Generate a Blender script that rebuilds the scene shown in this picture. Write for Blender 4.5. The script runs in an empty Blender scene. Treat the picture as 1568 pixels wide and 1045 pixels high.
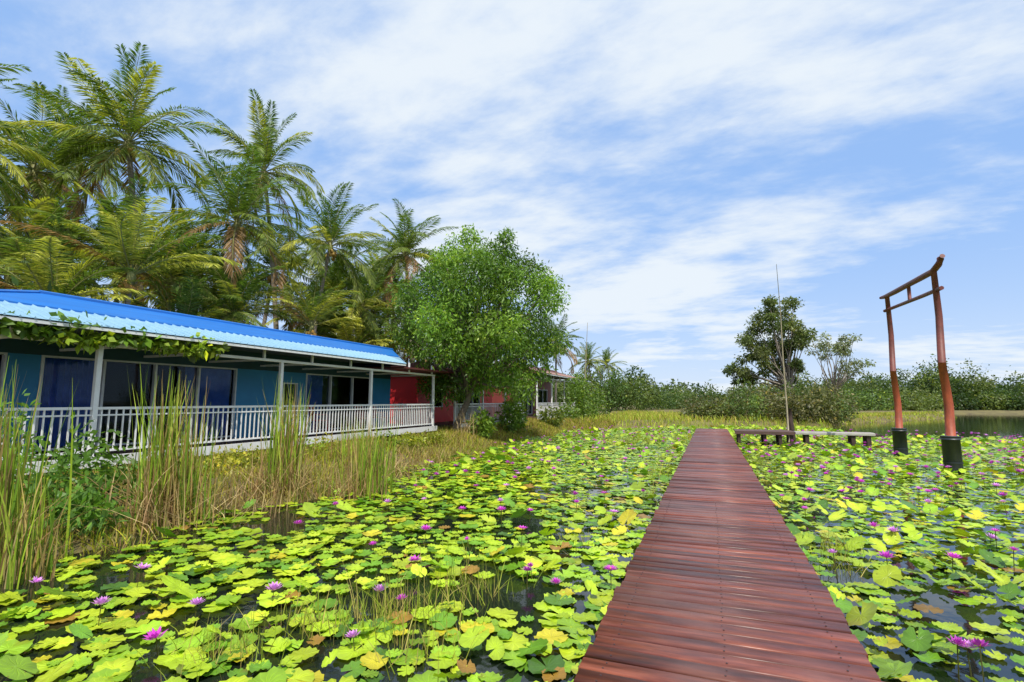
import bpy, math, numpy as np
from mathutils import Vector
rng=np.random.default_rng(7)
sc=bpy.context.scene
# ---------------------------------------------------------------- helpers
def mk(name,V,F,mat=None,col=None,smooth=False,parent=None,loc2=None):
    V=np.asarray(V,dtype=np.float32); F=np.asarray(F,dtype=np.int32)
    me=bpy.data.meshes.new(name); k=F.shape[1]; M=len(F)
    me.vertices.add(len(V)); me.vertices.foreach_set('co',V.ravel())
    me.loops.add(M*k); me.loops.foreach_set('vertex_index',F.ravel())
    me.polygons.add(M); me.polygons.foreach_set('loop_start',np.arange(0,M*k,k,dtype=np.int32))
    me.update(calc_edges=True)
    for nm,dat in (('Col',col),('Loc',loc2)):
        if dat is None: continue
        a=me.color_attributes.new(nm,'FLOAT_COLOR','POINT')
        c=np.ones((len(V),4),dtype=np.float32); c[:,:3]=dat; a.data.foreach_set('color',c.ravel())
    if smooth: me.polygons.foreach_set('use_smooth',np.ones(M,dtype=bool))
    if mat: me.materials.append(mat)
    ob=bpy.data.objects.new(name,me); sc.collection.objects.link(ob)
    if parent: ob.parent=parent
    return ob
def empty(name):
    e=bpy.data.objects.new(name,None); sc.collection.objects.link(e); e.empty_display_size=.3; return e
class MB:
    def __init__(s): s.v=[];s.f=[];s.m=[];s.mats=[]
    def mi(s,mat):
        if mat not in s.mats: s.mats.append(mat)
        return s.mats.index(mat)
    def box(s,x0,x1,y0,y1,z0,z1,mat):
        n=len(s.v); s.v+=[(x0,y0,z0),(x1,y0,z0),(x1,y1,z0),(x0,y1,z0),(x0,y0,z1),(x1,y0,z1),(x1,y1,z1),(x0,y1,z1)]
        for q in ((0,3,2,1),(4,5,6,7),(0,1,5,4),(1,2,6,5),(2,3,7,6),(3,0,4,7)):
            s.f.append(tuple(n+i for i in q)); s.m.append(s.mi(mat))
    def poly(s,pts,mat):
        n=len(s.v); s.v+=list(pts); s.f.append(tuple(range(n,n+len(pts)))); s.m.append(s.mi(mat))
    def tube(s,pts,rad,mat,n=8,caps=True):
        P=[Vector(p) for p in pts]; b=len(s.v); L=len(P)
        for i,p in enumerate(P):
            t=(P[min(i+1,L-1)]-P[max(i-1,0)]).normalized()
            a=t.cross(Vector((0,1,0)) if abs(t.y)<.9 else Vector((1,0,0))).normalized(); c=t.cross(a)
            for k in range(n):
                an=2*math.pi*k/n; s.v.append(tuple(p+(a*math.cos(an)+c*math.sin(an))*rad[i]))
        for i in range(L-1):
            for k in range(n):
                k2=(k+1)%n; s.f.append((b+i*n+k,b+i*n+k2,b+(i+1)*n+k2,b+(i+1)*n+k)); s.m.append(s.mi(mat))
        if caps:
            s.f.append(tuple(b+k for k in range(n))); s.m.append(s.mi(mat))
            s.f.append(tuple(b+(L-1)*n+k for k in reversed(range(n)))); s.m.append(s.mi(mat))
    def obj(s,name,parent=None,smooth=False,bevel=0):
        me=bpy.data.meshes.new(name); me.from_pydata(s.v,[],s.f)
        for m in s.mats: me.materials.append(m)
        me.polygons.foreach_set('material_index',s.m)
        if smooth: me.polygons.foreach_set('use_smooth',[len(f)==4 for f in s.f])
        me.update(); ob=bpy.data.objects.new(name,me); sc.collection.objects.link(ob)
        if parent: ob.parent=parent
        if bevel:
            b=ob.modifiers.new('b','BEVEL'); b.width=bevel; b.segments=1
        return ob
def nodes(name):
    m=bpy.data.materials.new(name); m.use_nodes=True; nt=m.node_tree
    return m,nt,nt.nodes['Principled BSDF']
def nmat(name,c1,c2=None,scale=5,rough=.6,bump=0,stretch=(1,1,1),spec=.5,metal=0):
    m,nt,p=nodes(name); N=nt.nodes; L=nt.links
    if c2 is None: c2=tuple(x*.8 for x in c1)
    tc=N.new('ShaderNodeTexCoord'); mp=N.new('ShaderNodeMapping'); mp.inputs['Scale'].default_value=stretch
    L.new(tc.outputs['Object'],mp.inputs[0])
    n=N.new('ShaderNodeTexNoise'); n.inputs['Scale'].default_value=scale; n.inputs['Detail'].default_value=6; n.inputs['Roughness'].default_value=.65
    L.new(mp.outputs[0],n.inputs['Vector'])
    r=N.new('ShaderNodeValToRGB'); r.color_ramp.elements[0].position=.32; r.color_ramp.elements[1].position=.68
    r.color_ramp.elements[0].color=(*c2,1); r.color_ramp.elements[1].color=(*c1,1)
    L.new(n.outputs[0],r.inputs[0]); L.new(r.outputs[0],p.inputs['Base Color'])
    p.inputs['Roughness'].default_value=rough; p.inputs['Specular IOR Level'].default_value=spec; p.inputs['Metallic'].default_value=metal
    if bump:
        b=N.new('ShaderNodeBump'); b.inputs['Strength'].default_value=bump; b.inputs['Distance'].default_value=.02
        L.new(n.outputs[0],b.inputs['Height']); L.new(b.outputs[0],p.inputs['Normal'])
    return m
def leafmat(name,trans=.35,rough=.45,spec=.4,tmul=(1.3,1.4,.6),veins=False):
    m,nt,p=nodes(name); N=nt.nodes; L=nt.links
    a=N.new('ShaderNodeAttribute'); a.attribute_name='Col'
    n=N.new('ShaderNodeTexNoise'); n.inputs['Scale'].default_value=9; tc=N.new('ShaderNodeTexCoord'); L.new(tc.outputs['Object'],n.inputs['Vector'])
    mr=N.new('ShaderNodeMapRange'); mr.inputs['To Min'].default_value=.65; mr.inputs['To Max'].default_value=1.35; L.new(n.outputs[0],mr.inputs[0])
    v=N.new('ShaderNodeVectorMath'); v.operation='SCALE'; L.new(a.outputs['Color'],v.inputs[0])
    fac=mr.outputs[0]
    if veins:
        def M(op,x,y=None,z=None):
            q=N.new('ShaderNodeMath'); q.operation=op
            for i,k in enumerate((x,y,z)):
                if k is None: continue
                if isinstance(k,(int,float)): q.inputs[i].default_value=k
                else: L.new(k,q.inputs[i])
            return q.outputs[0]
        la=N.new('ShaderNodeAttribute'); la.attribute_name='Loc'; s3=N.new('ShaderNodeSeparateXYZ'); L.new(la.outputs['Vector'],s3.inputs[0])
        ang=M('ARCTAN2',s3.outputs[1],s3.outputs[0]); rad=M('SQRT',M('ADD',M('MULTIPLY',s3.outputs[0],s3.outputs[0]),M('MULTIPLY',s3.outputs[1],s3.outputs[1])))
        ang=M('ADD',ang,M('MULTIPLY',M('SINE',M('MULTIPLY',rad,9)),.05))
        ve=M('POWER',M('ABSOLUTE',M('COSINE',M('MULTIPLY',ang,7))),14)
        ve=M('MULTIPLY',ve,M('SUBTRACT',1.05,rad))
        fac=M('MULTIPLY',fac,M('ADD',M('MULTIPLY',ve,.45),.95))
        b=N.new('ShaderNodeBump'); b.inputs['Strength'].default_value=.5; b.inputs['Distance'].default_value=.006; b.invert=True
        L.new(ve,b.inputs['Height']); L.new(b.outputs[0],p.inputs['Normal'])
        n4=N.new('ShaderNodeTexNoise'); n4.inputs['Scale'].default_value=28; n4.inputs['Detail'].default_value=4; L.new(tc.outputs['Object'],n4.inputs['Vector'])
        r4=N.new('ShaderNodeValToRGB'); r4.color_ramp.elements[0].position=.68; r4.color_ramp.elements[1].position=.76; L.new(n4.outputs[0],r4.inputs[0])
    L.new(fac,v.inputs['Scale']); out=v.outputs[0]
    if veins:
        mx4=N.new('ShaderNodeMixRGB'); L.new(r4.outputs[0],mx4.inputs[0]); L.new(out,mx4.inputs[1]); mx4.inputs[2].default_value=(.16,.1,.02,1); out=mx4.outputs[0]
    L.new(out,p.inputs['Base Color']); p.inputs['Roughness'].default_value=rough; p.inputs['Specular IOR Level'].default_value=spec
    t=N.new('ShaderNodeBsdfTranslucent'); w=N.new('ShaderNodeVectorMath'); w.operation='MULTIPLY'; w.inputs[1].default_value=tmul
    L.new(out,w.inputs[0]); L.new(w.outputs[0],t.inputs[0])
    mx=N.new('ShaderNodeMixShader'); mx.inputs[0].default_value=trans
    L.new(p.outputs[0],mx.inputs[1]); L.new(t.outputs[0],mx.inputs[2]); L.new(mx.outputs[0],N['Material Output'].inputs[0])
    return m
LEAF=leafmat('leaf'); PADM=leafmat('lily_pad_leaf',.18,.34,.5,veins=True); GRASS=leafmat('grass_blade',.3,.6,.25); PET=leafmat('petal',.3,.5,.3,(1,1,1))
BARK=nmat('bark',(.22,.17,.12),(.09,.07,.05),6,.9,.6,(1,1,4))
def unit(a): return a/np.maximum(np.linalg.norm(a,axis=1,keepdims=True),1e-6)
def kites(C,A,B,L,W,droop=0):
    n=len(C); L=np.broadcast_to(L,(n,))[:,None]; W=np.broadcast_to(W,(n,))[:,None]
    V=np.empty((n,4,3)); V[:,0]=C; V[:,1]=C+A*L*.45+B*W*.5; V[:,2]=C+A*L; V[:,3]=C+A*L*.45-B*W*.5
    V[:,2,2]-=droop*L[:,0]
    return V.reshape(-1,3),np.arange(n*4).reshape(n,4)
def cloud(blobs,n,size,col,aspect=.45,shell=.55,droop=.0,up=.5,jit=.25,fl=(.06,.5)):
    Vs=[];Cs=[]
    for b in blobs:
        c=np.array(b[:3]); r=np.array(b[3:6]); m=int(n*(b[6] if len(b)>6 else 1))
        d=unit(rng.normal(size=(m,3))); rad=shell+(1-shell)*rng.random((m,1))**.7
        tw=unit(rng.normal(size=(max(6,m//14),3))); idx=rng.integers(0,len(tw),m)
        d=unit(np.where(rng.random((m,1))<.6,tw[idx]+rng.normal(size=(m,3))*.22,d))
        P=c+d*r*rad*(1+.15*rng.normal(size=(m,1)))
        A=unit(d*.5+rng.normal(size=(m,3))*.7+np.array([0,0,up*.2-droop])); B=unit(np.cross(A,rng.normal(size=(m,3))+d*.2))
        V,_=kites(P,A,B,size*(.6+.8*rng.random(m)),size*aspect*(.7+.6*rng.random(m)),.1)
        Vs.append(V); k=col[rng.integers(0,len(col))] if isinstance(col,list) else col
        cc=np.array(k)*(1+jit*rng.normal(size=(m,1)))*(1+.18*rng.normal())
        cc=np.clip(cc,.006,.9)
        y=rng.random(m)<fl[0]; cc[y]=cc[y]*np.array([1.8,1.4,.8])
        Cs.append(np.repeat(cc,4,axis=0))
    V=np.concatenate(Vs); return V,np.arange(len(V)).reshape(-1,4),np.concatenate(Cs)
def blades(P,H,W,lean,col,tip=None,curve=1.8):
    n=len(P); az=rng.random(n)*2*np.pi; D=np.stack([np.cos(az),np.sin(az),0*az],1)
    a2=rng.random(n)*np.pi; S=np.stack([np.cos(a2),np.sin(a2),0*a2],1)
    lv=[0,.35,.7,1]; ws=[1,.9,.6,.08]; V=np.empty((n,8,3)); ln=(lean*rng.random(n)**1.3*H)[:,None]
    C=np.empty((n,8,3)); col=np.clip(np.broadcast_to(col,(n,3))*(1+.2*rng.normal(size=(n,1))),.01,.9)
    tp=col if tip is None else np.broadcast_to(tip,(n,3))
    for i,(l,w) in enumerate(zip(lv,ws)):
        c=P+D*ln*l**curve; c[:,2]+=H*l*(1-.25*(ln[:,0]/np.maximum(H,.01))*l)
        V[:,2*i]=c-S*(W*w/2)[:,None]; V[:,2*i+1]=c+S*(W*w/2)[:,None]
        C[:,2*i]=C[:,2*i+1]=col*(1-l)+tp*l
    b=np.arange(n)[:,None]*8
    F=np.concatenate([b+np.array([[0,1,3,2]]),b+np.array([[2,3,5,4]]),b+np.array([[4,5,7,6]])])
    return V.reshape(-1,3),F,C.reshape(-1,3)
# ---------------------------------------------------------------- terrain
ys=[-60,0,3.2,5.5,7.5,9.1,12,15,22,30,34,38]; xsv=[-5.5,-5.9,-6.5,-7.8,-7.2,-6.7,-7.2,-7.9,-8.2,-8.2,-6,-2]
xf_=[-8,-3,0,7,10,18,25,29,60,300]; yfv=[35,37.2,38.5,40.5,48,60,70,90,96,110]
def landd(x,y):
    wob=.35*np.sin(x*1.3+y*.7)+.25*np.sin(y*2.1-x*.6)
    a=np.interp(y,ys,xsv)-x; b=(y-np.interp(x,xf_,yfv))*.8
    return np.maximum(a,b)+wob
def ground(x,y):
    d=landd(x,y); h=np.where(d<0,np.maximum(d*.5,-.8),np.minimum(d*.22,.42))
    return h+ np.where(d>1,.05*np.sin(x*.9)*np.cos(y*.8),0)-.03
def axis(lo,hi,f0,f1,step):
    fine=np.arange(f0,f1,step); l=[];p=f0;s=step
    while p>lo: s*=1.25;p-=s;l.append(p)
    r=[];p=f1;s=step
    while p<hi: r.append(p);s*=1.25;p+=s
    return np.array(l[::-1]+list(fine)+r+[hi])
gx=axis(-900,900,-16,30,.4); gy=axis(-300,1500,-4,70,.4)
X,Y=np.meshgrid(gx,gy); Z=ground(X,Y); nx=len(gx);ny=len(gy)
I=(np.arange(ny-1)[:,None]*nx+np.arange(nx-1)[None]).ravel()
GM=nmat('grassy_earth',(.2,.17,.05),(.09,.065,.03),.8,.95,.4)
mk('ground',np.stack([X,Y,Z],2).reshape(-1,3),np.stack([I,I+1,I+nx+1,I+nx],1),GM,smooth=True)
m,nt,p=nodes('pond_water'); N=nt.nodes;L=nt.links
p.inputs['Base Color'].default_value=(.010,.014,.010,1); p.inputs['Roughness'].default_value=.04
n=N.new('ShaderNodeTexNoise'); n.inputs['Scale'].default_value=2.5; n.inputs['Detail'].default_value=3
tc=N.new('ShaderNodeTexCoord'); L.new(tc.outputs['Object'],n.inputs['Vector']); b=N.new('ShaderNodeBump'); b.inputs['Strength'].default_value=.1; b.inputs['Distance'].default_value=.04
L.new(n.outputs[0],b.inputs['Height']); L.new(b.outputs[0],p.inputs['Normal'])
mk('pond_water',[(-900,-300,0),(900,-300,0),(900,1500,0),(-900,1500,0)],[[0,1,2,3]],m)
# ---------------------------------------------------------------- lily pads
def pads():
    s=.16; px,py=np.meshgrid(np.arange(-9,20,s),np.arange(.6,40,s)); px=px+(np.arange(px.shape[0])%2)[:,None]*s/2
    px=px.ravel();py=py.ravel(); k=len(px); px=px+rng.normal(size=k)*.06;py=py+rng.normal(size=k)*.06
    nz=np.sin(px*1.7+1.3*np.sin(py*.9))+np.sin(py*2.1+1.7*np.sin(px*.8))+.7*np.sin(px*4.1+py*3.3)+.6*np.sin(px*3.1-py*5.2)
    near=np.clip(1-(py-3)/12,0,1)*(px<-1)
    keep=(landd(px,py)<-.12)&(nz<2.2-.85*near)&(rng.random(k)<.92)
    keep&=~((px>-.68)&(px<.72)&(py<30))
    keep&=(px<2.6+.47*py+2.5)
    keep&=~((px>7)&(py>31+.15*np.sin(px*3)+.8*np.sin(px*.7)))
    keep&=(py>.6)
    px=px[keep];py=py[keep];k=len(px); nf=np.hypot(px,py)
    out=[]
    for lo,hi,n in ((0,8,22),(8,16,12),(16,60,8)):
        q=(nf>=lo)&(nf<hi); x=px[q];y=py[q];k=len(x)
        R=(.055+.08*rng.random(k)**1.0)*np.where(rng.random(k)<.15,.6,1)
        R*=np.where(x>1,.9,1)*np.where(nf[q]>16,1.1,1)
        rot=rng.random(k)*6.283; th=np.linspace(.16,6.283-.16,n)[None]+np.zeros((k,1))
        rr=R[:,None]*(1+.03*np.where(np.arange(n)%2,1,-1)[None]+.03*rng.normal(size=(k,n)))*(1+.07*np.cos(2*th+rot[:,None]))
        big=rng.random(k)<np.where(x>0,.22,.08); tilt=np.where(big,.25+.6*rng.random(k),.09*rng.random(k)); ta=rng.random(k)*6.283
        lx=rr*np.cos(th+rot[:,None]); ly=rr*np.sin(th+rot[:,None])
        cup=(.04+.30*rng.random(k)**2)[:,None]*rr*(.5+.5*np.sin(3*th+rot[:,None]*5)*.85)
        lz=cup+.005*np.where(np.arange(n)%2,1,-1)[None]
        h=.01+.035*rng.random(k)+R*np.sin(tilt)*.95+np.where(big,.06*rng.random(k),0)
        dt=(lx*np.cos(ta)[:,None]+ly*np.sin(ta)[:,None])
        lz=lz+dt*np.sin(tilt)[:,None]
        V=np.empty((k,n+1,3)); V[:,0]=np.stack([x,y,h],1)
        V[:,1:,0]=x[:,None]+lx;V[:,1:,1]=y[:,None]+ly;V[:,1:,2]=h[:,None]+lz
        Lc=np.zeros((k,n+1,3)); Lc[:,1:,0]=np.cos(th); Lc[:,1:,1]=np.sin(th)
        pal=np.array([(.36,.50,.02),(.25,.42,.02),(.44,.54,.025),(.14,.30,.02),(.56,.49,.025),(.32,.18,.03),(.07,.16,.02)])
        zone=.5+.5*np.sin(x*.8+1.3*np.sin(y*.5))*np.cos(y*.6)
        c=pal[rng.choice(7,k,p=[.31,.26,.18,.15,.045,.015,.04])]*(1+.14*rng.normal(size=(k,1)))*(.85+.3*zone[:,None])
        C=np.repeat(c[:,None],n+1,1)*(1+.07*rng.normal(size=(k,n+1,1))); C[:,0]*=1.2
        e=rng.random(k)<.14; C[e,1+n//3:1+n//2]=C[e,1+n//3:1+n//2]*.5+np.array([.22,.13,.02])*.5
        b=np.arange(k)[:,None,None]*(n+1); a=np.arange(1,n)[None,:,None]
        F=np.concatenate([b+0*a,b+a,b+a+1],2).reshape(-1,3)
        out.append((V.reshape(-1,3),F,np.clip(C,.01,.8).reshape(-1,3),Lc.reshape(-1,3)))
    off=0;Vs=[];Fs=[]
    for o in out: Vs.append(o[0]);Fs.append(o[1]+off);off+=len(o[0])
    mk('lily_pads',np.concatenate(Vs),np.concatenate(Fs),PADM,np.concatenate([o[2] for o in out]),loc2=np.concatenate([o[3] for o in out]))
pads()
def flowers():
    P=[(-4.0,3.2,.14),(-3.75,2.7,.12),(-2.75,5.7,.16),(-1.15,2.6,.12),(-.95,5.1,.2)]
    while len(P)<820:
        x=rng.uniform(-8,18);y=rng.uniform(2.3,33)
        if landd(np.array(x),np.array(y))>-.5 or -1<x<1.05 or x>4.5+.47*y: continue
        if x<0 and rng.random()<(.65 if y<9 else .4): continue
        P.append((x,y,rng.uniform(.1,.27)))
    Vs=[];Cs=[]
    for x,y,h in P:
        o=rng.random()*.6; base=np.array([.52,.07,.46])*rng.uniform(.8,1.25) if rng.random()<.7 else np.array([.62,.28,.62])
        r=rng.uniform(.045,.08)*(1+.01*y); tl=rng.normal(size=2)*.25; opn=rng.uniform(.5,1.15)
        for ring,(cnt,el,l) in enumerate(((9,.45,1),(8,.85,.92),(6,1.25,.75))):
            az=np.arange(cnt)*6.283/cnt+o+ring*.35; e=el*opn if opn<1 else el
            e=np.clip(e,.3,1.45)+0*az
            A=np.stack([np.cos(az)*np.cos(e)+tl[0],np.sin(az)*np.cos(e)+tl[1],np.sin(e)],1); A=unit(A)
            B=np.stack([-np.sin(az),np.cos(az),0*az],1)
            V,_=kites(np.array([[x,y,h]])+A*.01,A,B,r*l,r*.38); Vs.append(V)
            c=base*(1+.12*ring); C=np.repeat(np.tile(c,(cnt,1)),4,0); C[2::4]*=1.15; Cs.append(C)
        az=rng.random(6)*6.28; A=unit(np.stack([np.cos(az)*.4,np.sin(az)*.4,1+0*az],1)); B=np.stack([-np.sin(az),np.cos(az),0*az],1)
        V,_=kites(np.tile([[x,y,h]],(6,1)),A,B,r*.45,r*.15); Vs.append(V); Cs.append(np.tile([[.7,.5,.05]],(24,1)))
        for a in (0,1.57):
            d=np.array([math.cos(a),math.sin(a),0])*.004; q=np.array([[x,y,h+.012]]); z=np.array([[x+tl[0]*-.1,y-tl[1]*.1,-.1]])
            Vs.append(np.concatenate([z-d,z+d,q+d,q-d])); Cs.append(np.tile([[.12,.12,.03]],(4,1)))
    V=np.concatenate(Vs); mk('water_lily_flowers',V,np.arange(len(V)).reshape(-1,4),PET,np.clip(np.concatenate(Cs),0,.95))
flowers()
# ---------------------------------------------------------------- boardwalk
m,nt,p=nodes('stained_plank'); N=nt.nodes;L=nt.links
tc=N.new('ShaderNodeTexCoord'); a=N.new('ShaderNodeAttribute'); a.attribute_name='Col'
mp=N.new('ShaderNodeMapping'); mp.inputs['Scale'].default_value=(1.6,14,14)
ad=N.new('ShaderNodeVectorMath'); ad.operation='ADD'; sl=N.new('ShaderNodeVectorMath'); sl.operation='SCALE'; sl.inputs['Scale'].default_value=90
L.new(a.outputs['Color'],sl.inputs[0]); L.new(tc.outputs['Object'],mp.inputs[0]); L.new(mp.outputs[0],ad.inputs[0]); L.new(sl.outputs[0],ad.inputs[1])
n=N.new('ShaderNodeTexNoise'); n.inputs['Scale'].default_value=1; n.inputs['Detail'].default_value=8; n.inputs['Roughness'].default_value=.68; L.new(ad.outputs[0],n.inputs['Vector'])
n2=N.new('ShaderNodeTexNoise'); n2.inputs['Scale'].default_value=1.6; n2.inputs['Detail'].default_value=5; L.new(tc.outputs['Object'],n2.inputs['Vector'])
r=N.new('ShaderNodeValToRGB'); r.color_ramp.elements[0].position=.3; r.color_ramp.elements[1].position=.74
r.color_ramp.elements[0].color=(.045,.013,.009,1); r.color_ramp.elements[1].color=(.30,.085,.042,1); e=r.color_ramp.elements.new(.5); e.color=(.14,.036,.021,1)
L.new(n.outputs[0],r.inputs[0])
v=N.new('ShaderNodeVectorMath'); v.operation='MULTIPLY'; mr=N.new('ShaderNodeMapRange'); mr.inputs['To Min'].default_value=.55; mr.inputs['To Max'].default_value=1.4
sx=N.new('ShaderNodeSeparateColor'); L.new(a.outputs['Color'],sx.inputs[0]); L.new(sx.outputs[0],mr.inputs[0]); L.new(r.outputs[0],v.inputs[0]); L.new(mr.outputs[0],v.inputs[1])
mx=N.new('ShaderNodeMixRGB'); r2=N.new('ShaderNodeValToRGB'); r2.color_ramp.elements[0].position=.5; r2.color_ramp.elements[1].position=.74; r2.color_ramp.elements[1].color=(.55,.55,.55,1)
L.new(n2.outputs[0],r2.inputs[0]); L.new(r2.outputs[0],mx.inputs[0]); L.new(v.outputs[0],mx.inputs[1]); mx.inputs[2].default_value=(.21,.10,.075,1)
L.new(mx.outputs[0],p.inputs['Base Color'])
mr2=N.new('ShaderNodeMapRange'); mr2.inputs['To Min'].default_value=.24; mr2.inputs['To Max'].default_value=.55; L.new(n2.outputs[0],mr2.inputs[0]); L.new(mr2.outputs[0],p.inputs['Roughness'])
b=N.new('ShaderNodeBump'); b.inputs['Strength'].default_value=.22; b.inputs['Distance'].default_value=.008; L.new(n.outputs[0],b.inputs['Height']); L.new(b.outputs[0],p.inputs['Normal'])
PLANK=m
DARKW=nmat('dark_timber',(.07,.04,.03),(.03,.018,.014),8,.8,.4)
bw=empty('boardwalk')
y=-1.5; V=[];C=[];i=0; SC=[]
while y<29.5:
    w=.128; x0=-.735+rng.normal()*.009; x1=.785+rng.normal()*.009; z1=.35+rng.normal()*.0022; z0=z1-.032; sk=rng.normal()*.003
    be=.008; tz=rng.normal()*.0018
    P8=[(x0,y+sk,z0),(x1,y-sk,z0),(x1,y+w-sk,z0),(x0,y+w+sk,z0),(x0,y+sk,z1-.007),(x1,y-sk,z1-.007),(x1,y+w-sk,z1-.007),(x0,y+w+sk,z1-.007),
        (x0+.003,y+be+sk,z1-tz),(x1-.003,y+be-sk,z1-tz),(x1-.003,y+w-be-sk,z1+tz),(x0+.003,y+w-be+sk,z1+tz)]
    if y<8: SC+=[(xx+rng.normal()*.006,y+f,z1) for xx in (-.6,.02,.64) for f in (.035,.095)]
    V+=P8; C+=[tuple(rng.random(3))]*12; y+=w+.018+.004*rng.random(); i+=1
F=[]
for k in range(i): F+=[[k*12+j for j in q] for q in ((0,3,2,1),(0,1,5,4),(1,2,6,5),(2,3,7,6),(3,0,4,7),(4,5,9,8),(5,6,10,9),(6,7,11,10),(7,4,8,11),(8,9,10,11))]
mk('planks',V,F,PLANK,np.array(C),parent=bw)
B=MB()
for x in (-.6,.02,.64): B.box(x-.04,x+.04,-1.5,29.4,.18,.312,DARKW)
for yy in np.arange(-1,29.5,2):
    for x in (-.6,.64): B.tube([(x,yy,-.8),(x,yy,.18)],[.07,.07],DARKW)
B.obj('joists_and_piles',bw)
B=MB(); SCR=nmat('screw_steel',(.05,.03,.03),rough=.4)
for q in SC: B.tube([(q[0],q[1],q[2]-.01),(q[0],q[1],q[2]+.0025)],[.0055,.0055],SCR,6)
B.obj('screws',bw)
# cross platform
B=MB(); PW=nmat('platform_dark_wood',(.13,.065,.05),(.05,.03,.025),6,.6,.3,(1,6,6)); GW=nmat('weathered_board',(.5,.47,.42),(.28,.26,.23),5,.8,.3,(1,8,8))
for j in range(8): B.box(.9,3.05,23.05+j*.15,23.05+j*.15+.138,.56+.004*(j%2),.61+.004*(j%2),PW)
B.box(.9,3.05,22.98,23.04,.47,.6,PW)
for x in (1.05,2.0,2.55,2.95):
    for yy in (23.12,24.1): B.box(x-.06,x+.06,yy-.06,yy+.06,-.6,.56,DARKW)
B.obj('wooden_platform',bevel=.006)
B=MB()
for j in range(4): B.box(3.1,5.75,23.15+j*.16,23.15+j*.16+.145,.55+.003*(j%2),.6+.003*(j%2),GW if j!=3 else PW)
B.box(3.1,5.75,23.08,23.14,.5,.58,GW)
for x in (3.5,5.05,5.55):
    for yy in (23.2,23.7): B.box(x-.07,x+.07,yy-.06,yy+.06,-.6,.55,DARKW)
B.box(4.9,6.0,23.3,23.45,.46,.54,DARKW)
B.obj('weathered_bench',bevel=.006)
B=MB(); BAM=nmat('bamboo',(.42,.36,.24),(.25,.2,.12),3,.6)
B.tube([(2.95,23.9,-.4),(2.94,23.85,1.5),(2.9,23.75,3.5),(2.9,23.65,5.4),(2.84,23.5,7.5)],[.04,.034,.026,.018,.008],BAM,7)
B.obj('bamboo_pole',smooth=True)
B=MB(); B.tube([(3.15,24.1,-.4),(3.12,24.1,.5),(3.05,24.12,1.1),(3.1,24.1,1.5)],[.12,.1,.11,.05],DARKW,8)
B.tube([(3.0,24.2,-.4),(2.98,24.15,1.25)],[.06,.05],DARKW,7); B.obj('mooring_post',smooth=True)
# torii gate
RW=nmat('red_timber',(.42,.085,.03),(.22,.045,.02),3,.55,.3,(3,3,1)); RB=nmat('brown_red_timber',(.2,.05,.035),(.1,.03,.02),4,.55,.4)
BL=nmat('black_sleeve',(.022,.03,.035),(.012,.015,.018),4,.45); RIM=nmat('sleeve_collar',(.12,.15,.15),rough=.5)
t=empty('torii_gate')
B=MB()
for (x,yy,top) in ((5.66,16.3,5.22),(5.74,20.4,5.32)):
    P=[(x,yy,.6),(x+.03,yy,1.7),(x-.02,yy+.02,2.8)]; B.tube(P,[.11,.1,.088],RW,12)
    B.tube([(x-.02,yy+.02,2.79),(x+.01,yy,4.0),(x-.01,yy,top)],[.0885,.078,.068],RB,12)
B.obj('posts',t,True)
B=MB()
B.tube([(5.66,15.72,5.46),(5.66,15.85,5.42),(5.665,16.0,5.31),(5.67,16.4,5.22),(5.68,17.4,5.24),(5.7,18.4,5.27),(5.72,19.6,5.3),(5.74,20.6,5.34),(5.75,21.15,5.4)],[.06,.08,.08,.08,.082,.078,.08,.072,.045],RB,9)
B.tube([(5.66,15.95,4.68),(5.68,17.2,4.72),(5.71,19,4.8),(5.745,20.8,4.88)],[.055,.057,.055,.055],RB,8)
B.tube([(5.7,18.3,4.78),(5.7,18.3,5.24)],[.05,.05],RB,8)
B.obj('beams',t,True)
B=MB()
for (x,yy) in ((5.66,16.3),(5.74,20.4)):
    B.tube([(x,yy,-.7),(x,yy,.84)],[.195,.19],BL,20); B.tube([(x,yy,.84),(x,yy,.92)],[.215,.21],BL,20); B.tube([(x,yy,.921),(x,yy,.93)],[.165,.16],RIM,16)
    B.tube([(x,yy,.25),(x,yy,.29)],[.202,.202],BL,20,False)
B.obj('base_sleeves',t,True)
# ---------------------------------------------------------------- houses
WHITE=nmat('white_paint',(.82,.82,.8),(.7,.69,.66),3,.45)
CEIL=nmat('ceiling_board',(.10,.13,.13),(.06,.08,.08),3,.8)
FRAME=nmat('grey_frame',(.6,.62,.62),rough=.4)
CURT=nmat('blue_curtain',(.10,.22,.68),(.06,.15,.5),5,.9); CURR=nmat('dark_curtain',(.06,.05,.06),rough=.9)
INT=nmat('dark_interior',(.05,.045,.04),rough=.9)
m,nt,p=nodes('window_glass'); N=nt.nodes;L=nt.links
gl=N.new('ShaderNodeBsdfGlossy'); gl.inputs['Roughness'].default_value=.03; gl.inputs[0].default_value=(.45,.5,.55,1); tr=N.new('ShaderNodeBsdfTransparent'); tr.inputs[0].default_value=(.75,.82,.86,1)
mx=N.new('ShaderNodeMixShader'); fr=N.new('ShaderNodeFresnel'); fr.inputs[0].default_value=1.3; L.new(fr.outputs[0],mx.inputs[0]); L.new(tr.outputs[0],mx.inputs[1]); L.new(gl.outputs[0],mx.inputs[2]); L.new(mx.outputs[0],N['Material Output'].inputs[0])
GLASS=m
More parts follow.
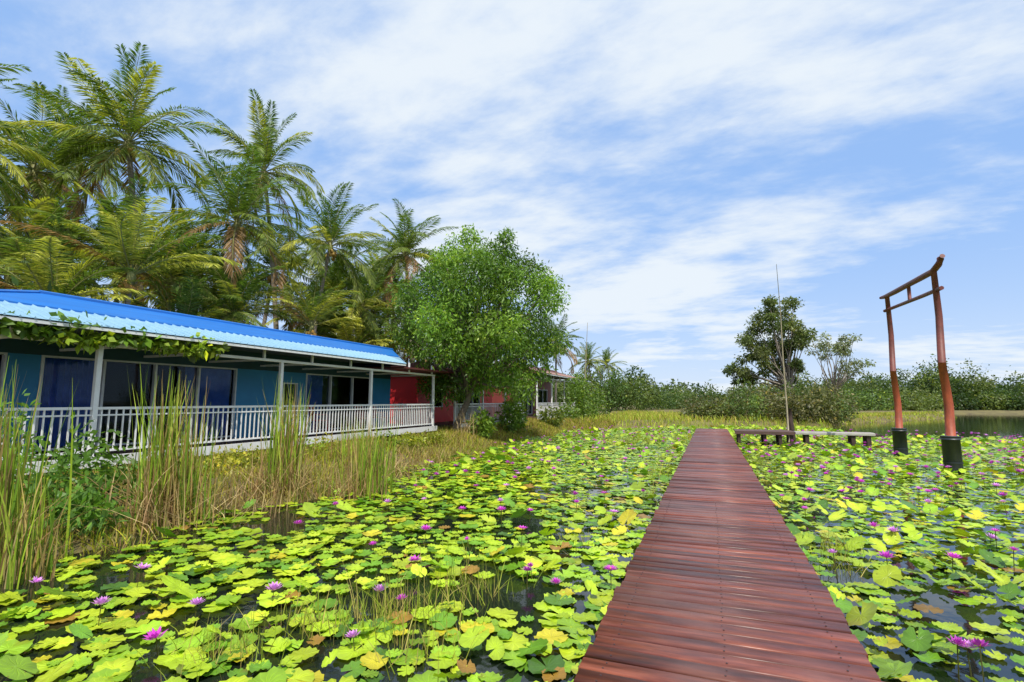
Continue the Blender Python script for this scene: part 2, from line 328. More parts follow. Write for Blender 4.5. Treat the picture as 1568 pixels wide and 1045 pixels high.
def house(name,y0,y1,wall,roofc,roofl,openings,posts,ez=3.15,rz=4.0,hy=0,curt=CURT,xf=-10.9,yroof=None,yeave=None,upper=None):
    h=empty(name); xw=xf-2; fl=.74; xe=xf+.5; hip=hy>0; upper=upper or wall
    B=MB()
    B.box(xw-4.2,xf+.05,y0,y1,fl-.1,fl-.002,PW); B.box(xf+.052,xf+.1,y0-.02,y1+.02,fl-.17,fl+.03,WHITE)
    for yy in np.arange(y0+.3,y1,1.9):
        B.box(xf-.25,xf-.07,yy,yy+.18,-.3,fl-.1,CEIL); B.box(xw,xw+.2,yy,yy+.18,-.3,fl-.1,CEIL)
    B.box(xw-.4,xw-.3,y0,y1,-.2,fl-.1,INT)
    B.obj('floor_deck',h)
    B=MB(); top=ez+.15; yc=y0+(1.2 if hip else .1); ye=y1-.4; cur=yc
    for (a,b_,zb,zt) in openings:
        if a>cur: B.box(xw-.12,xw,cur,a,fl,2.749,wall)
        if zb>fl+.05: B.box(xw-.12,xw,a,b_,fl,zb,wall)
        if zt<2.74: B.box(xw-.12,xw,a,b_,zt,2.749,wall)
        cur=b_
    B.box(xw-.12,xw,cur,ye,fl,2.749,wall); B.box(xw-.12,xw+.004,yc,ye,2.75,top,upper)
    B.box(xw-4,xw-.121,yc,yc+.12,fl,top,wall); B.box(xw-4,xw-.121,ye-.12,ye,fl,top,wall); B.box(xw-4.1,xw-4,yc,ye,fl,top,wall)
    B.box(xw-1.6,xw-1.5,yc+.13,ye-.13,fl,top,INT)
    B.obj('walls',h)
    B=MB(); G=MB(); Cn=MB()
    for (a,b_,zb,zt) in openings:
        G.box(xw-.07,xw-.062,a+.03,b_-.03,zb+.03,zt-.03,GLASS)
        n=max(1,round((b_-a)/1.15)); 
        for k in range(n+1):
            yy=a+(b_-a)*k/n; w=.03 if 0<k<n else .035
            lo=max(a-.02,yy-w/2); hi=min(b_+.02,yy+w/2+.02); B.box(xw-.09,xw+.02,lo,hi,zb,zt,FRAME)
        B.box(xw-.085,xw+.018,a,b_,zt-.04,zt,FRAME); B.box(xw-.085,xw+.018,a,b_,zb,zb+.04,FRAME)
        for (c0,c1) in ((a+.08,a+(b_-a)*.26),(b_-(b_-a)*.3,b_-.08)):
            q=np.linspace(c0,c1,int((c1-c0)/.06)+2)
            for u,(ya,yb) in enumerate(zip(q[:-1],q[1:])):
                xa=xw-.17+.04*(1 if u%2 else -1); xb=xw-.17-.04*(1 if u%2 else -1)
                Cn.poly([(xa,ya,zb+.05),(xb,yb,zb+.05),(xb,yb,zt-.03),(xa,ya,zt-.03)],curt)
    B.obj('window_frames',h); G.obj('window_glass',h); Cn.obj('curtains',h)
    B=MB(); bz=ez-.32
    for yy in posts: B.box(xf-.045,xf+.045,yy-.045,yy+.045,fl,bz,WHITE)
    B.box(xf-.04,xf+.04,y0,y1-.1,bz,bz+.07,WHITE)
    for yy in np.arange(y0+.6,y1-.3,1.75):
        B.box(xf-.03,xf+.03,yy-.03,yy+.03,bz+.07,ez+.12,WHITE); B.box(xw,xf-.042,yy-.02,yy+.02,bz+.005,bz+.06,WHITE)
    B.obj('posts_and_beam',h,bevel=.006)
    B=MB()
    for a,b_ in zip(posts[:-1],posts[1:]):
        B.box(xf-.03,xf+.03,a+.05,b_-.05,fl+.9,fl+.95,WHITE); B.box(xf-.02,xf+.02,a+.05,b_-.05,fl+.1,fl+.14,WHITE); B.box(xf-.022,xf+.022,a+.05,b_-.05,fl+.78,fl+.81,WHITE)
        n=int((b_-a)/.13)
        for k in range(1,n):
            yy=a+(b_-a)*k/n; B.box(xf-.012,xf+.012,yy-.012,yy+.012,fl+.14,fl+.9,WHITE)
    B.box(xw+.02,xf-.03,posts[-1]-.02,posts[-1]+.02,fl+.9,fl+.95,WHITE)
    for xx in np.arange(xw+.1,xf-.1,.125): B.box(xx-.012,xx+.012,posts[-1]-.012,posts[-1]+.012,fl+.02,fl+.9,WHITE)
    B.obj('railing',h)
    xr=xf-1.75; xb=xw-4.7; B=MB(); s=.42
    ya=y0-.1 if hip else y0-.3; yb=yroof or y1+.1; yeb=yeave or yb; ymb=yeb+(yb-yeb)*s; xm=xe+(xr-xe)*s; zm=ez+(rz-ez)*s
    B.poly([(xe,ya,ez),(xe,yeb,ez),(xm,ymb,zm),(xm,ya+hy*s,zm)],roofl)
    B.poly([(xm,ya+hy*s,zm+.012),(xm,ymb,zm+.012),(xr,yb,rz+.012),(xr,ya+hy,rz+.012)],roofc)
    B.poly([(xm+.002,ya+hy*s,zm-.02),(xm+.002,ymb,zm-.02),(xm+.002,ymb,zm+.03),(xm+.002,ya+hy*s,zm+.03)],roofc)
    B.poly([(xr,ya+hy,rz+.01),(xr,yb,rz+.01),(xb,yb,ez+.1),(xb,ya,ez+.1)],roofc)
    if hip: B.poly([(xe,ya,ez+.002),(xr,ya+hy,rz+.01),(xb,ya,ez+.1)],roofc)
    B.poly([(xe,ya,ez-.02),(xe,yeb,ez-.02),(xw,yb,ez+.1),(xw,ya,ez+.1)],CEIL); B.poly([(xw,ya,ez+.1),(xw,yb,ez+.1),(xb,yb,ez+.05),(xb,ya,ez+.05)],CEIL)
    B.poly([(xe,yeb,ez-.02),(xe,yeb,ez+.002),(xr,yb,rz+.01),(xb,yb,ez+.1),(xb,yb,ez+.05)],roofc)
    if not hip: B.poly([(xe,ya,ez-.02),(xe,ya,ez+.002),(xr,ya,rz+.01),(xb,ya,ez+.1),(xb,ya,ez+.05)],roofc)
    yy=ya+.1
    while yy<yeb:
        t1=s if not hip else min(s,max(0,(yy-ya)/hy))
        if t1>.02:
            P=[(xe,ez),(xe+(xr-xe)*t1,ez+(rz-ez)*t1)]; w=.02
            B.poly([(P[0][0]+.01,yy-w,P[0][1]),(P[0][0]+.01,yy,P[0][1]+.03),(P[1][0],yy,P[1][1]+.03),(P[1][0],yy-w,P[1][1])],roofl)
            B.poly([(P[0][0]+.01,yy,P[0][1]+.03),(P[0][0]+.01,yy+w,P[0][1]),(P[1][0],yy+w,P[1][1]),(P[1][0],yy,P[1][1]+.03)],roofl)
            B.poly([(P[0][0]+.011,yy-w,P[0][1]-.01),(P[0][0]+.011,yy+w,P[0][1]-.01),(P[0][0]+.011,yy,P[0][1]+.03)],roofl)
        yy+=.2
    B.tube([(xr,ya+hy,rz+.02),(xr,yb+.02,rz+.02)],[.05,.05],roofc,6)
    B.box(xe-.03,xe-.005,ya,yeb,ez-.08,ez-.022,WHITE)
    if yeave: B.box(xw,xe-.1,yeb+.02,y1+1.0,ez-.16,ez-.1,RR)
    if hip: B.tube([(xe,ya,ez+.02),(xr,ya+hy,rz+.02)],[.04,.04],roofc,6)
    B.obj('roof',h)
    return h
BLUEW=nmat('blue_wall_paint',(.015,.20,.40),(.012,.17,.34),2,.55); SHADEW=nmat('eave_shade_teal',(.006,.05,.07),(.005,.04,.055),2,.6)  # darker teal for the wall top: under-eave shade put into the colour
REDW=nmat('red_wall_paint',(.65,.03,.03),(.55,.025,.03),2,.5)
BROWNW=nmat('maroon_wall_paint',(.25,.05,.04),(.18,.04,.035),2,.6)
BR=nmat('blue_metal_roof',(.01,.17,.56),(.014,.13,.44),2,.4,0,(3,.4,1)); BRL=nmat('pale_blue_metal_roof',(.27,.44,.54),(.2,.36,.48),3,.4,0,(3,.5,1))
RR=nmat('maroon_metal_roof',(.16,.04,.035),(.1,.03,.03),2,.5); RRL=nmat('rust_metal_roof',(.28,.14,.11),(.2,.1,.08),3,.5)
house('blue_bungalow',2.6,19.3,BLUEW,BR,BRL,[(4.0,5.8,.78,2.75),(6.4,11.1,.78,2.75),(12.9,13.5,1.4,2.4),(13.9,17.6,.78,2.75)],[2.65,6.3,10.8,14.8,19.1],3.17,3.98,3.6,yroof=18.6,yeave=16.2,upper=SHADEW)
house('red_bungalow',21.0,30.5,REDW,RR,RRL,[(22.3,23.6,1.5,2.5),(25.2,28.2,.8,2.75)],[21.1,24.2,27.3,30.4],3.1,3.6,0,CURR)
house('maroon_bungalow',33,43.5,BROWNW,RR,RRL,[(35,38,.8,2.75),(39.5,42,.8,2.75)],[33.1,36.6,40.1,43.4],3.7,4.4,0,CURR)
def chair(x,y,mat,rot=0):
    B=MB()
    for a in (-.2,.2):
        for b_ in (-.2,.2): B.tube([(a*1.1,b_*1.1,0),(a,b_,.43)],[.018,.018],mat,6)
        B.tube([(-.2,a,.43),(-.27,a*.9,.85)],[.018,.016],mat,6); B.tube([(-.22,a,.62),(.2,a*1.05,.62),(.2,a,.43)],[.016]*3,mat,6)
    B.box(-.22,.22,-.22,.22,.42,.45,mat)
    for k in range(5): B.tube([(-.205,-.16+.08*k,.45),(-.27,-.15+.075*k,.84)],[.012,.012],mat,5)
    B.tube([(-.27,-.2,.85),(-.28,0,.88),(-.27,.2,.85)],[.018]*3,mat,6)
    o=B.obj('veranda_chair'); o.location=(x,y,.74); o.rotation_euler[2]=rot
REDP=nmat('red_chair_paint',(.5,.06,.04),rough=.4)
chair(-11.9,12.6,WHITE,.3); chair(-12,16.9,REDP,.2); chair(-12.1,16.0,REDP,-.3); chair(-12.0,13.6,REDP,.4)
# ---------------------------------------------------------------- palms
FR=nmat('palm_rachis',(.26,.26,.07),(.18,.17,.05),3,.6); COC=nmat('coconut_husk',(.42,.3,.06),(.34,.16,.03),2,.6)
PB=nmat('palm_bark',(.28,.24,.19),(.12,.1,.08),2,.9,.5,(1,1,6))
def frondset(seed,nf=32,yell=.15,flen=4.3,young=False):
    r=np.random.default_rng(seed); Vs=[];Cs=[];ra=[]
    for i in range(nf):
        f=i/(nf-1); az=i*2.39996+r.normal()*.25
        e0=math.radians((86-122*f if not young else 82-55*f)+r.normal()*8); bend=math.radians(28+38*r.random()+(0 if f<.3 else 16)); Lf=flen*(.82+.28*r.random())*(.9 if f<.12 else 1)
        T=np.linspace(0,1,14); el=e0-bend*T**1.6; el=np.maximum(el,math.radians(-88)); ds=Lf/13
        rr=np.concatenate([[0],np.cumsum(np.cos(el[:-1])*ds)]); zz=np.concatenate([[0],np.cumsum(np.sin(el[:-1])*ds)])
        side=r.normal()*.35; aa=az+side*T**2
        P=np.stack([rr*np.cos(aa),rr*np.sin(aa),zz],1)
        ra.append(P)
        n=62; t=np.linspace(.13,.995,n); Pt=np.stack([np.interp(t,T,P[:,k]) for k in range(3)],1)
        Tg=unit(np.stack([np.interp(t,T,np.gradient(P[:,k])) for k in range(3)],1))
        S=unit(np.cross(Tg,[0,0,1.])); U=np.cross(S,Tg)
        base=np.array([.095,.17,.022])*(1-f)+np.array([.17,.21,.03])*f
        if r.random()<yell: base=np.array([.40,.40,.055])
        if f>.88 and r.random()<.6: base=np.array([.27,.16,.06])
        for sg in (-1,1):
            ll=(.2+.8*np.sin(np.pi*np.clip(t*.9+.08,0,1))**.7)*.78*flen/4; ll=ll*(.8+.35*r.random(n))
            dr=.12+.55*f*r.random()+.25*r.random(n)
            A=unit(S*sg*1.0+Tg*(.6+.7*t)[:,None]+U*.25+np.array([0,0,-1])*dr[:,None]+r.normal(size=(n,3))*.08)
            Bv=unit(np.cross(A,U+r.normal(size=(n,3))*.45))
            V,_=kites(Pt,A,Bv,ll,.056,.2); Vs.append(V)
            c=base*(1+.24*r.normal(size=(n,1))); C=np.repeat(c,4,0); C[2::4]*=1.25; Cs.append(np.clip(C,.01,.6))
    return np.concatenate(Vs),np.concatenate(Cs),ra
def palm_mesh(seed,H,lean,**k):
    V,C,ra=frondset(seed,**k); r=np.random.default_rng(seed+99)
    B=MB()
    for P in ra: B.tube([tuple(p) for p in P[::2]],list(np.linspace(.032,.008,len(P[::2]))),FR,4,False)
    lx,ly=lean; pts=[];rad=[]
    for t in np.linspace(0,1,12): pts.append((-lx*(1-t**1.6),-ly*(1-t**1.6),-H*(1-t))); rad.append(.18-.07*t+(.1 if t==0 else 0)+.008*math.sin(t*60))
    B.tube(pts,rad,PB,9)
    B.tube([(0,0,-.5),(0,0,-.1),(0,0,.3)],[.12,.18,.08],FR,8)
    for j in range(13):
        a=r.random()*6.28; q=(math.cos(a)*.3,math.sin(a)*.3,-.35-.4*r.random()); B.tube([(q[0],q[1],q[2]-.14),(q[0],q[1],q[2]-.07),(q[0],q[1],q[2]+.05),(q[0],q[1],q[2]+.13)],[.04,.12,.11,.03],COC,7)
    n0=len(B.v); vv=B.v+[tuple(p) for p in V]; lf=B.mi(LEAF)
    me=bpy.data.meshes.new('coconut_palm'); me.from_pydata(vv,[],B.f+[tuple(range(n0+4*i,n0+4*i+4)) for i in range(len(V)//4)])
    for m_ in B.mats: me.materials.append(m_)
    me.polygons.foreach_set('material_index',B.m+[lf]*(len(V)//4))
    a=me.color_attributes.new('Col','FLOAT_COLOR','POINT'); cc=np.ones((len(vv),4),dtype=np.float32); cc[n0:,:3]=C; a.data.foreach_set('color',cc.ravel()); me.update()
    return me
src=[palm_mesh(1,14,(1.5,.5)),palm_mesh(2,14,(-1,.8),nf=34),palm_mesh(3,14,(.6,-1.2),yell=.12),palm_mesh(4,14,(0,.6),yell=.25,nf=30),palm_mesh(5,10,(.3,.2),nf=20,yell=.6,young=True)]
PL=[(-26,15.4,14.3,0,1.12),(-31,14.2,13.2,1,1.05),(-26,8.4,11.0,2,1.08),(-20.3,17,10.1,3,.95),(-26.1,23.6,16.4,0,1.0),(-19.7,12.2,6.4,4,.9),
(-19,21.8,10.2,2,.85),(-18.5,28.4,11.5,1,.9),(-18.0,19.6,5.4,4,.7),(-25.3,11.2,6.8,3,.9),(-18.8,24.5,7.1,2,.8),(-38,19.7,17.5,1,1.1),
(-27.8,20.8,8.8,0,1),(-20.5,30,9.6,3,.9),(-16.4,73.8,7.6,0,.75),(-15.7,85,7.8,2,.75),(-14.1,49,7.4,3,.8),(-38.7,18.4,11.3,2,1.05),(-26.6,25.3,10.3,1,1.0),
(-22.5,15.8,7.0,1,.9),(-33,17,9.5,0,1),(-22,26,8.6,2,.9),(-19.5,38,8.5,1,.85),(-24,33,10,0,1),(-31,11,8.8,1,1),(-18,43,7.5,2,.8),(-23,19,5.8,4,.95),(-21,10.6,4.9,4,.8),(-19.5,16.5,5.6,2,.7),(-17.5,33,7.2,3,.8),
(-21,24,5.6,3,.8),(-24,27,7,1,.9),(-19.5,27,5.2,2,.7),(-21,33,6,1,.8),(-19,35,5.3,3,.7),(-26,30,8.5,2,1),(-20,14.5,4.4,2,.7),(-18.2,23,4.5,4,.65),(-18.2,26.3,4.2,4,.65),(-34,24,10.5,3,1),(-29,17,9,2,.95)]
for i,(x,y,z,s,k) in enumerate(PL):
    o=bpy.data.objects.new('coconut_palm',src[s]); sc.collection.objects.link(o); o.location=(x,y,z); o.rotation_euler[2]=rng.random()*6.28
    o.scale=(k,k,k)
    H=10 if s==4 else 14
    if z>H*k: o.scale=(k,k,z/(H-.6))
bl=[]
for k in range(130):
    y=rng.uniform(2,62); x=-18.6-rng.uniform(0,15)*(1 if y<35 else .5); h=rng.uniform(1.8,4.2); bl.append((x,y,h*.75,1.7,1.7,h*.7))
V,F,C=cloud(bl,260,.5,[(.06,.10,.018),(.08,.13,.02),(.11,.14,.025),(.14,.13,.03)],.25,.4,.3); mk('understory_vegetation',V,F,LEAF,C)
# ---------------------------------------------------------------- broadleaf trees
def tree(name,base,crown,blobs,n,size,col,trunk_r,bark=BARK,aspect=.45,shell=.3,droop=.3,lean=(0,0)):
    e=empty(name); B=MB(); b=Vector(base); c=Vector(crown)
    mid=b.lerp(c,.45)+Vector((lean[0],lean[1],0))
    B.tube([b-Vector((0,0,.4)),b+Vector((0,0,.3)),b.lerp(mid,.55)+Vector((lean[0]*.3,0,0)),mid],[trunk_r*1.4,trunk_r,trunk_r*.8,trunk_r*.6],bark,9)
    for q in blobs:
        p=Vector(q[:3]); m_=mid.lerp(p,.5)+Vector((rng.normal()*.25,rng.normal()*.25,-.25)); st=mid.lerp(b,.35*rng.random())
        B.tube([st,m_,p],[trunk_r*.4,trunk_r*.22,trunk_r*.07],bark,5,False)
    B.obj('trunk',e,True)
    V,F,C=cloud(blobs,n,size,col,aspect,shell,droop); mk('crown',V,F,LEAF,C,parent=e)
    return e
cb=[]
prof=[(2.8,2.1),(3.9,3.1),(5.0,3.5),(6.1,3.4),(7.1,2.9),(8.0,2.2)]
cx,cy=-9.7,21.2
for z,R in prof:
    n=max(3,int(R*3.8))
    for k in range(n):
        a=k*6.283/n+rng.random()*.7; rr=R*(.66+.42*rng.random()); s=rng.uniform(.6,1.1)
        cb.append((cx+rr*math.cos(a)*.95,cy+rr*math.sin(a)*.9,z+rng.normal()*.4,s,s,s*.85,s))
    for k in range(n//3): a=rng.random()*6.28; cb.append((cx+R*.4*math.cos(a),cy+R*.4*math.sin(a),z,1,1,.8))
for dx,dy,dz,s in ((-.9,-.3,9.0,.75),(-.5,0,9.6,.5),(-1.5,0,8.6,.7),(1.1,.3,8.9,.65),(1.3,0,9.3,.4),(.2,.2,8.7,.7),(3.3,0,6.9,.6),(3.5,.3,4.4,.7),(-3.3,0,6.8,.6),(2.4,-1,2.4,.7),(-1.8,-1,2.5,.7)):
    cb.append((cx+dx,cy+dy,dz,s,s,s,s))
tree('leafy_shade_tree',(-10.4,20.2,.3),(cx,cy,6),cb,700,.17,[(.12,.22,.022),(.15,.27,.028),(.09,.175,.02),(.19,.31,.035)],.17,aspect=.38,droop=.55,lean=(.3,0))
cb=[]
for (x,y,z,r) in ((3.6,50,7.2,1.3),(5.0,50,8.8,1.5),(6.4,50.5,9.3,1.3),(7.4,50,8.6,1.1),(4.0,49.5,5.8,1.3),(2.8,50,5.0,1.1),(5.4,50.8,7.2,1.4),(6.8,49.6,7.2,1.2),(7.2,50.5,6,1.0),(3.2,50.2,4.0,1.1),(5,50,5.2,1.0),(5.8,49.5,9.9,.9),(6.6,50,4.9,.8)):
    for k in range(5): cb.append((x+rng.normal()*.55,y+rng.normal()*.8,z+rng.normal()*.5,r*.55,r*.6,r*.42))
WB=nmat('pale_bark',(.38,.32,.26),(.2,.16,.12),4,.9,.3,(1,1,3))
tree('eucalyptus_tree',(6.6,50,.3),(5.6,50,7),cb,250,.26,[(.10,.14,.035),(.12,.16,.04),(.16,.19,.05)],.2,WB,droop=.4,lean=(.3,0))
cb=[]
for k in range(30):
    a=rng.random()*6.28; r=rng.uniform(.6,2.4); cb.append((11+r*math.cos(a),55+r*math.sin(a),rng.uniform(4.6,8.2)-.25*r,.55,.55,.4))
tree('sparse_young_tree',(10.6,55,.3),(11,55,6),cb,85,.24,[(.22,.25,.12),(.17,.2,.09)],.15,WB,droop=.4)
def mass(name,lst,n,size,cols,aspect=.5,shell=.45): V,F,C=cloud(lst,n,size,cols,aspect,shell,.1); return mk(name,V,F,LEAF,C)
bl=[]
for k in range(85):
    x=rng.uniform(-1.5,10.5); y=max(41.5+1.4*max(x-7,0),41.5)+rng.random()*7; h=rng.uniform(1.1,2.9)*(1 if x>2 else .65); bl.append((x,y,h*.6+.2,rng.uniform(.7,1.4),1.2,h*.55))
mass('mangrove_shrubs',bl,300,.22,[(.15,.16,.05),(.12,.15,.04),(.18,.17,.07),(.10,.15,.035)])
bl=[]
for k in range(190):
    x=rng.uniform(12,110); y=101+.12*x+rng.random()*14; h=rng.uniform(4.0,8.0)+1.2*math.sin(x*.22); bl.append((x,y,h*.55,rng.uniform(1.6,3.0),2.2,h*.46)); 
for k in range(60):
    x=rng.uniform(14,100); bl.append((x,97.5+.1*x+rng.random()*2,1.4,2.2,1.6,1.6))
mass('distant_mangrove_trees',bl,440,.45,[(.075,.125,.025),(.10,.15,.03),(.13,.17,.04),(.05,.09,.02)])
bl=[]
for k in range(60):
    x=rng.uniform(-26,-9); y=72+rng.random()*20; h=rng.uniform(3.5,6.6); bl.append((x,y,h*.6,rng.uniform(1.4,2.6),2,h*.45))
for dx,z,r in ((0,5.9,1.5),(-1.5,4.8,1.6),(1.4,4.6,1.5),(.4,3.4,1.9),(-2.4,3,1.6),(2.5,2.8,1.4)): bl.append((-10.8+dx,82,z,r,r,r))
for k in range(90):
    x=rng.uniform(-14,32); y=88+rng.random()*30; h=rng.uniform(2.5,4.6); bl.append((x,y,h*.5,rng.uniform(1.8,3.5),2,h*.5))
for k in range(30):
    x=rng.uniform(9,22); y=78+x*.7+rng.random()*8; h=rng.uniform(2.2,4.2); bl.append((x,y,h*.5,rng.uniform(1.4,2.6),2,h*.5))
mass('distant_trees',bl,340,.42,[(.07,.125,.028),(.1,.15,.03),(.13,.17,.04)])
bl=[]
for k in range(150):
    x=rng.uniform(-160,220); y=150+rng.random()*60; h=rng.uniform(5,9); bl.append((x,y,h*.5,5,4,h*.5))
mass('horizon_woods',bl,200,1.3,[(.08,.12,.04),(.1,.14,.045)])
bl=[(-8.7,42,1.2,1.2,1.6,1.4),(-9,40,1.6,1,1.4,1.7),(-10,44.5,2.3,1,1,2.4),(-8.6,38,.9,.9,1.2,.9),(-9.3,37.5,1.7,.9,.9,1.5),(-9.5,39,2.9,.8,.8,1.1),(-9.2,35,.9,.7,1,.8),(-9.3,31,.8,.7,1,.7),(-9.4,24.5,.9,.7,.9,.8),(-9.0,20,.7,.5,.6,.6),(-10,26.5,1.2,.7,.7,.9),(-9.6,45,1.4,1.5,1.5,1.6)]
mass('bank_bushes',bl,600,.22,[(.13,.21,.025),(.18,.24,.03),(.1,.17,.02)])
bl=[(-9.0,5.2,.8,.5,.5,.75),(-8.6,4.6,.6,.5,.45,.6),(-9.4,6.2,.5,.6,.6,.45),(-8.3,5.8,.4,.4,.5,.35),(-9.6,4.4,1.0,.4,.4,.9),(-7.6,4.4,.35,.4,.4,.35)]
mass('veranda_shrub',bl,420,.15,[(.08,.16,.02),(.11,.22,.03)],.35,.2)
bl=[(-9.4+.3*math.sin(k*2.3),7+k*.85,.5,.5,.5,.28+.12*math.sin(k*1.7)) for k in range(12)]
mass('yellow_green_bushes',bl,330,.1,[(.3,.34,.03),(.2,.28,.025),(.38,.36,.04)],.5,.2)
bl=[(-10.55,y,2.98+.06*math.sin(y*3),.16,.28,.13) for y in np.arange(3.4,8.6,.3)]+[(-10.5,8.0,3.05,.2,.3,.2),(-10.5,5.6,3.15,.2,.4,.2)]
mass('climbing_vine',bl,46,.17,[(.12,.22,.02),(.24,.33,.03)],.7,.1)
# ---------------------------------------------------------------- grasses
def scatter(n,x0,x1,y0,y1,cond):
    x=rng.uniform(x0,x1,n);y=rng.uniform(y0,y1,n);k=cond(x,y);x=x[k];y=y[k]; return np.stack([x,y,ground(x,y)],1)
def pick(cols,n): return np.array(cols)[rng.integers(0,len(cols),n)]
P=scatter(70000,-12.5,-5,0,36,lambda x,y:(landd(x,y)>-.2)&(x<-6)); n=len(P)
patch=(np.sin(P[:,0]*1.9+P[:,1]*1.1)+np.sin(P[:,1]*1.7-P[:,0])+2)/4
H=rng.uniform(.08,.36,n)*(.35+patch); V,F,C=blades(P,H,np.full(n,.014)*(1+P[:,1]*.05),1.1,pick([(.28,.32,.03),(.36,.28,.07),(.42,.31,.1),(.17,.24,.02),(.42,.4,.03),(.26,.17,.06)],n)); mk('bank_grass',V,F,GRASS,C)
P=scatter(32000,-9,30,35,76,lambda x,y:(landd(x,y)>-.3)&(y<54+.9*np.abs(x))); n=len(P)
V,F,C=blades(P,rng.uniform(.2,.55,n)*np.where(P[:,0]>9,.6,1),np.full(n,.06),.8,pick([(.36,.36,.06),(.46,.36,.09),(.32,.40,.04),(.40,.48,.05)],n)); mk('meadow_grass',V,F,GRASS,C)
def clump(name,specs,cols,W=.02,lean=.35,tip=None):
    Ps=[];Hs=[]
    for (x,y,sx,sy,n,h) in specs:
        q=np.stack([x+rng.normal(size=n)*sx*.5,y+rng.normal(size=n)*sy*.5,np.zeros(n)],1); q[:,2]=np.maximum(ground(q[:,0],q[:,1]),-.15); Ps.append(q); Hs.append(h*rng.uniform(.45,1.08,n))
    P=np.concatenate(Ps);H=np.concatenate(Hs);n=len(P); V,F,C=blades(P,H,np.full(n,W),lean,pick(cols,n),tip); mk(name,V,F,GRASS,C)
RC=[(.24,.36,.03),(.38,.46,.06),(.13,.23,.02),(.44,.32,.12),(.28,.38,.03),(.34,.22,.08)]
clump('cattail_reeds',[(-7.65,5.5,.38,.4,220,2.25),(-7.3,5.6,.3,.4,60,1.9),(-7.45,7.6,.28,.4,170,2.05),(-6.3,8.6,.42,.5,190,1.65),(-7.15,3.15,.36,.4,200,2.15),(-6.5,3.3,.25,.3,40,1.3),(-7,9.7,.3,.4,50,1.1),(-8.3,10.5,.4,.5,60,1.0)],RC,.023,.22)
DC=[(.46,.33,.15),(.36,.22,.1),(.52,.4,.18),(.26,.16,.07)]
clump('dry_reeds',[(-7.5,5.4,.6,.6,240,1.15),(-7.35,7.4,.6,.6,190,1.0),(-6.35,8.3,.6,.6,200,.95),(-6.9,3.2,.5,.5,110,1.1),(-7.4,6.4,.7,.9,190,.6),(-7.0,10,1,1.5,220,.6),(-7.5,11.5,.8,1.5,150,.55),(-8,13.5,.8,1.5,120,.55),(-9.2,20.5,.6,1,120,1),(-9.3,19.3,.4,.5,60,1.3)],DC,.016,1.2)
GC=[(.24,.32,.03),(.36,.4,.05),(.42,.34,.1)]
clump('pond_grass',[(-3.1,22.7,1.4,1.6,420,.75),(-2.2,25,.8,1,120,.55),(1.3,7.4,.3,.4,170,.42),(1.25,6.6,.25,.3,70,.35),(1.2,13,.3,.8,110,.5),(1.15,16.5,.3,1.5,140,.55),(-1.2,13,.35,1,130,.6),(-1.1,10,.25,.8,70,.5),(-1.3,17,.4,1.6,160,.55),(-1.25,24,.5,3,240,.6),
 (-2.5,3.9,.5,.45,260,.5),(-2.9,3.5,.4,.3,180,.48),(-3.3,2.9,.4,.3,160,.42),(-2.2,4.6,.4,.4,120,.5),(-2.0,3.3,.4,.4,90,.42),(-2.9,5.4,.5,.6,60,.4),(3.4,11,.5,.5,60,.4),(6.5,13,.6,.6,60,.45),(-1.7,6.5,.3,.5,40,.4),(1.4,27,.5,2,150,.7),(4,30,2,2,150,.5),(-5,33,2.5,2,400,.6),(-1,36.5,3,.8,500,.8),(5,38,3,.8,400,.8)],GC,.009,.75)
B=MB(); B.tube([(-9.6,41,0),(-9.4,41,3.5),(-9.1,41,8.2)],[.05,.04,.015],BAM,6); B.obj('bamboo_pole')
# ---------------------------------------------------------------- light & sky
el=math.radians(58); az=math.radians(150)
s=Vector((math.sin(az)*math.cos(el),math.cos(az)*math.cos(el),math.sin(el)))
ld=bpy.data.lights.new('sun','SUN'); ld.energy=5; ld.angle=math.radians(.5); ld.color=(1,.95,.87)
lo=bpy.data.objects.new('sun',ld); sc.collection.objects.link(lo); lo.rotation_euler=s.to_track_quat('Z','Y').to_euler()
w=bpy.data.worlds.new('World'); sc.world=w; w.use_nodes=True; nt=w.node_tree; N=nt.nodes; L=nt.links
bg=N['Background']; bg.inputs[1].default_value=.13
sky=N.new('ShaderNodeTexSky'); sky.sky_type='NISHITA'; sky.sun_disc=False; sky.sun_elevation=el; sky.sun_rotation=az; sky.air_density=1.0; sky.dust_density=.6; sky.ozone_density=1.5
tc=N.new('ShaderNodeTexCoord'); sp=N.new('ShaderNodeSeparateXYZ'); L.new(tc.outputs['Generated'],sp.inputs[0])
def math_(op,a,b=None,c=None):
    n=N.new('ShaderNodeMath'); n.operation=op
    for i,v in enumerate((a,b,c)):
        if v is None: continue
        if isinstance(v,(int,float)): n.inputs[i].default_value=v
        else: L.new(v,n.inputs[i])
    return n.outputs[0]
z=math_('MAXIMUM',sp.outputs[2],0); zz=math_('ADD',z,.16)
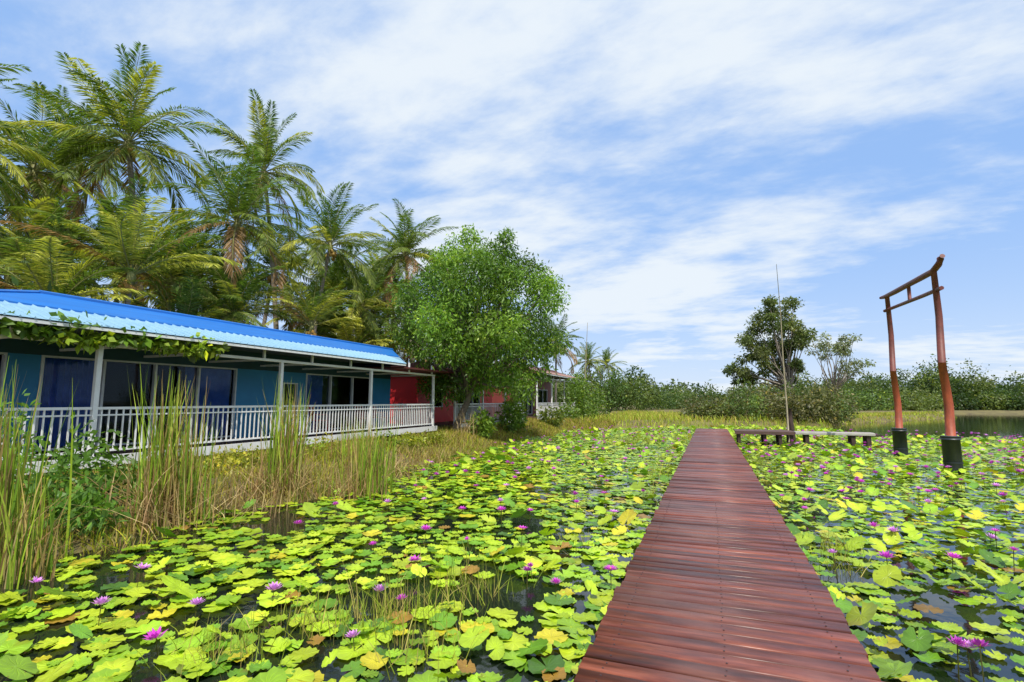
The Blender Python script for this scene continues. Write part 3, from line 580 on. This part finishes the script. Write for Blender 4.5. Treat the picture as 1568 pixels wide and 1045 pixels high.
cb_=N.new('ShaderNodeCombineXYZ'); L.new(math_('DIVIDE',sp.outputs[0],zz),cb_.inputs[0]); L.new(math_('DIVIDE',sp.outputs[1],zz),cb_.inputs[1])
def noise(scale,rot,st,det,rough,dist=0,loc=(0,0,0)):
    mp=N.new('ShaderNodeMapping'); mp.inputs['Rotation'].default_value[2]=rot; mp.inputs['Scale'].default_value=st; mp.inputs['Location'].default_value=loc; L.new(cb_.outputs[0],mp.inputs[0])
    n=N.new('ShaderNodeTexNoise'); n.inputs['Scale'].default_value=scale; n.inputs['Detail'].default_value=det; n.inputs['Roughness'].default_value=rough; n.inputs['Distortion'].default_value=dist
    L.new(mp.outputs[0],n.inputs['Vector']); return n.outputs[0]
n1=noise(.85,math.radians(20),(.8,1.1,1),8,.55,.2,(3,1,0)); n2=noise(5.5,math.radians(30),(.7,1.2,1),9,.6,.15,(0,2,0))
mixn=math_('ADD',math_('MULTIPLY',n1,.74),math_('MULTIPLY',n2,.26))
mr=N.new('ShaderNodeMapRange'); mr.interpolation_type='SMOOTHSTEP'; mr.inputs['From Min'].default_value=.41; mr.inputs['From Max'].default_value=.6; mr.inputs['To Min'].default_value=.08; mr.inputs['To Max'].default_value=.92; L.new(mixn,mr.inputs[0])
hz=math_('MULTIPLY',math_('POWER',math_('SUBTRACT',1,z),6),.68)
fac=math_('MAXIMUM',mr.outputs[0],hz)
m0=N.new('ShaderNodeMixRGB'); m0.inputs[0].default_value=.75; L.new(sky.outputs[0],m0.inputs[1]); m0.inputs[2].default_value=(2.3,4.3,8.2,1)
mx=N.new('ShaderNodeMixRGB'); L.new(fac,mx.inputs[0]); L.new(m0.outputs[0],mx.inputs[1]); mx.inputs[2].default_value=(6.7,7.2,7.6,1)
L.new(mx.outputs[0],bg.inputs[0])
sc.view_settings.view_transform='Standard'; sc.view_settings.look='None'; sc.view_settings.exposure=0
cd=bpy.data.cameras.new('camera'); cd.lens=18; cd.sensor_width=36; cd.clip_end=3000; cd.clip_start=.05
co=bpy.data.objects.new('camera',cd); sc.collection.objects.link(co); co.location=(0,0,1.8); co.rotation_euler=(math.radians(96.7),0,math.radians(21)); sc.camera=co
